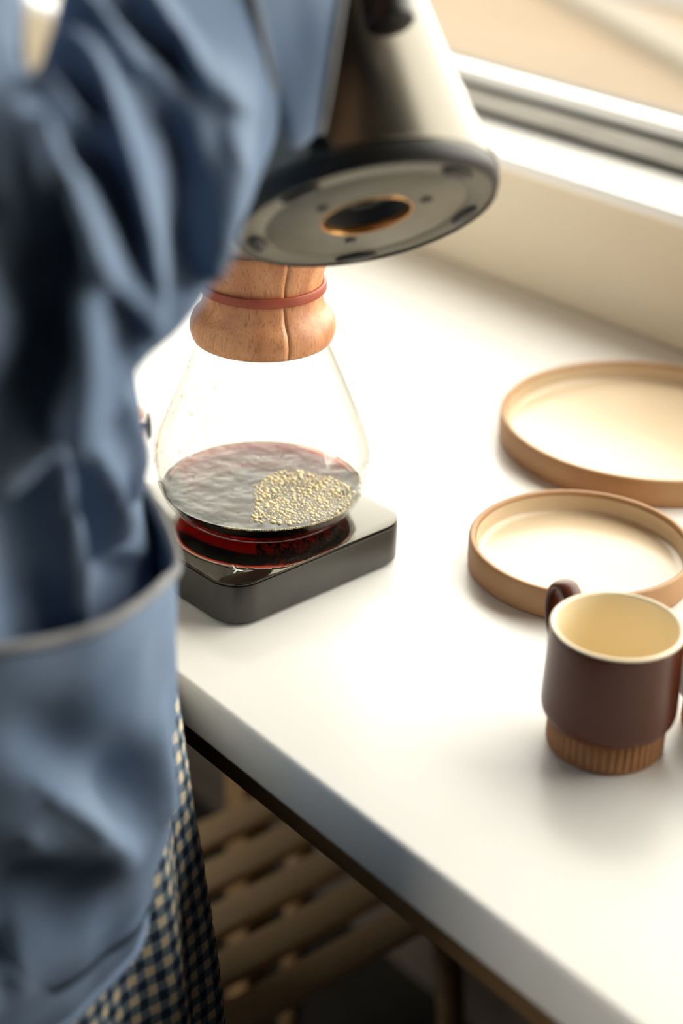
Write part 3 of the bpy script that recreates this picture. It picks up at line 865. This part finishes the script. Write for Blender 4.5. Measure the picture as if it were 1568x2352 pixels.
for k in range(NA): cum.append(cum[-1] + (drow[120][(k + 1) % NA] - drow[120][k]).length)
solid(obj('dress', grid_mesh(drow, uvf=lambda i, k: (cum[k], zs[i])), M['gingham'], pr), .001)


# body: one continuous skinned figure ------------------------------
def skin_mesh(name, chains, m, parent, sub=2, root=0):
    verts = []; rad = []; edges = []; idx = {}

    def vid(q, r):
        key = tuple(round(x, 4) for x in q)
        if key not in idx: idx[key] = len(verts); verts.append(q); rad.append(r)
        return idx[key]
    for ch in chains:
        ids = [vid(q, r) for q, r in ch]
        edges += list(zip(ids, ids[1:]))
    me = bpy.data.meshes.new(name); me.from_pydata(verts, edges, [])
    o = bpy.data.objects.new(name, me); COL.objects.link(o); o.parent = parent
    o.modifiers.new('skin', 'SKIN')
    if not me.skin_vertices: me.skin_vertices.new()
    for i, r in enumerate(rad):
        sv = me.skin_vertices[0].data[i]; sv.radius = (r, r) if not isinstance(r, tuple) else r; sv.use_root = (i == root)
    sd = o.modifiers.new('sub', 'SUBSURF'); sd.levels = sub; sd.render_levels = sub
    me.materials.append(m)
    dg = bpy.context.evaluated_depsgraph_get()
    me2 = bpy.data.meshes.new_from_object(o.evaluated_get(dg))
    o.modifiers.clear(); o.data = me2
    for f in me2.polygons: f.use_smooth = True
    me2.materials.clear(); me2.materials.append(m)
    return o


P = lambda x, y, z: (x, y, z)
pel = (P(-.775, .235, .93), (.13, .095))
ches = (P(-.79, .215, 1.28), (.12, .09))
nk = (P(-.79, .225, 1.50), .05)
skin_mesh('body', [
    [pel, (P(-.785, .225, 1.10), (.11, .085)), ches, (P(-.79, .215, 1.40), (.10, .075)), nk, (P(-.79, .245, 1.57), .052), (P(-.79, .255, 1.64), .078), (P(-.79, .255, 1.72), .082), (P(-.79, .245, 1.775), .05)],
    [(P(-.79, .215, 1.40), (.10, .075)), (P(-.71, .22, 1.445), .042), (P(-.660, .25, 1.437), .034), (P(-.607, .297, 1.366), .028), (P(-.572, .278, 1.292), .026), (P(-.548, .285, 1.235), .022), (P(-.558, .355, 1.246), .020), (P(-.576, .415, 1.272), .020), (P(-.585, .445, 1.282), .022), (P(-.592, .465, 1.30), .022)],
    [(P(-.79, .215, 1.40), (.10, .075)), (P(-.88, .21, 1.42), .055), (P(-.935, .205, 1.39), .045), (P(-1.02, .21, 1.23), .036), (P(-1.03, .25, 1.14), .033), (P(-1.01, .38, 1.03), .028), (P(-.995, .46, .965), .022)],
    [pel, (P(-.70, .235, .84), .085), (P(-.69, .24, .50), .056), (P(-.688, .23, .30), .050), (P(-.686, .225, .10), .034), (P(-.686, .222, .05), .036)],
    [pel, (P(-.85, .235, .84), .085), (P(-.86, .24, .50), .056), (P(-.862, .23, .30), .050), (P(-.864, .225, .10), .034), (P(-.864, .222, .05), .036)],
], M['skin'], pr)
for x in (-.686, -.864):
    sb = bmesh.new(); bmesh.ops.create_uvsphere(sb, u_segments=32, v_segments=20, radius=1, matrix=Matrix.Translation((x, .265, .04)) @ Matrix.Diagonal((.046, .13, .062, 1)))
    for v in sb.verts:
        if v.co.z < 0.002: v.co.z = 0.002
        if v.co.y > .29: v.co.z *= 1 - (v.co.y - .29) * 3.2
    obj('shoe', sb, M['shoe'], pr)
# head: skull, brow, nose, chin, ears, then hair
hd = bmesh.new()
bmesh.ops.create_uvsphere(hd, u_segments=48, v_segments=36, radius=1)
for v in hd.verts:
    x, y, z = v.co
    w = .076 * (1 - .22 * max(0, -z) ** 1.5); dp = .098
    yy = y * dp; zz = z * .118
    if y > 0:
        g = lambda cx, cz, sx, sz: math.exp(-((x - cx) / sx) ** 2 - ((z - cz) / sz) ** 2) * y
        yy += .024 * g(0, -.16, .13, .2) + .010 * g(0, -.72, .28, .15) + .006 * g(0, .18, .6, .10) - .009 * g(.36, .02, .16, .11) - .009 * g(-.36, .02, .16, .11) + .005 * g(0, -.44, .25, .06) - .003 * g(0, -.50, .25, .03)
    for s in (-1, 1): pass
    v.co = V(x * w, yy, zz) + V(-.79, .262, 1.665)
for s in (-1, 1):
    bmesh.ops.create_uvsphere(hd, u_segments=16, v_segments=12, radius=1, matrix=Matrix.Translation((-.79 + s * .077, .255, 1.66)) @ Matrix.Diagonal((.010, .018, .030, 1)))
hdo = obj('head', hd, M['skin'], pr)
M['eye'] = mat('eye', (0.75, 0.72, 0.68), 0.15)
for s in (-1, 1):
    eb = bmesh.new(); bmesh.ops.create_uvsphere(eb, u_segments=20, v_segments=14, radius=.0125, matrix=Matrix.Translation((-.79 + s * .029, .338, 1.668)))
    obj('eye', eb, M['eye'], hdo)
hr = bmesh.new(); bmesh.ops.create_uvsphere(hr, u_segments=56, v_segments=40, radius=1)
for v in hr.verts:
    x, y, z = v.co
    k = 1 + .05 * noise.noise(V(x * 9, y * 9, z * 2))
    lo = -.95 if y < .15 else .35
    z2 = max(z, lo) if y > -.2 else (z * 1.25 if z < 0 else z)
    v.co = V(x * .086 * k, y * .104 * k - .010, z2 * .124 * k + .006) + V(-.79, .262, 1.672)
    if y > .15 and z < .35: v.co.y -= .03
obj('hair', hr, M['hair'], pr)

# right hand closed on the kettle handle, left hand flat on the worktop
kl = lambda x, y, z: tuple(km @ V(x, y, z))
ch = []
palm = (kl(.104, -.012, .112), (.021, .020)); wr = (P(-.585, .445, 1.282), .021)
base = (kl(.106, -.040, .085), (.022, .018))
ch.append([wr, base, palm])
for i, h in enumerate((.092, .108, .124, .139)):
    s = (.92, 1.0, 1.0, .95)[i]; rr = .0075 * s
    kn = [kl(.0845 + .0205 * cos(radians(a)), .0205 * sin(radians(a)), h) for a in (-55, -5, 50, 105, 150)]
    ch.append([palm, (kn[0], rr * 1.15), (kn[1], rr * 1.1), (kn[2], rr), (kn[3], rr * .95), (kn[4], rr * .8)])
th_ = [kl(.0845 + .021 * cos(radians(a)), .021 * sin(radians(a)), h) for a, h in ((-75, .128), (-115, .142), (-155, .150))]
ch.append([base, (th_[0], .0095), (th_[1], .0085), (th_[2], .0070)])
skin_mesh('hand', ch, M['skin'], pr, 2)
lw = (P(-.995, .46, .965), .020); lp = (P(-.985, .53, .921), (.020, .014))
ch = [[lw, (P(-.99, .495, .935), (.021, .016)), lp]]
for i, (dx, ln) in enumerate(((-.030, .060), (-.011, .075), (.008, .070), (.026, .055))):
    x0 = -.985 + dx
    ch.append([lp, (P(x0, .556, .920), .0085), (P(x0 + dx * .2, .556 + ln * .5, .916), .0078), (P(x0 + dx * .35, .556 + ln, .9085), .0066)])
ch.append([(P(-.99, .495, .935), (.021, .016)), (P(-.957, .515, .918), .0095), (P(-.938, .540, .911), .0085), (P(-.930, .560, .909), .0072)])
skin_mesh('hand', ch, M['skin'], pr, 2)
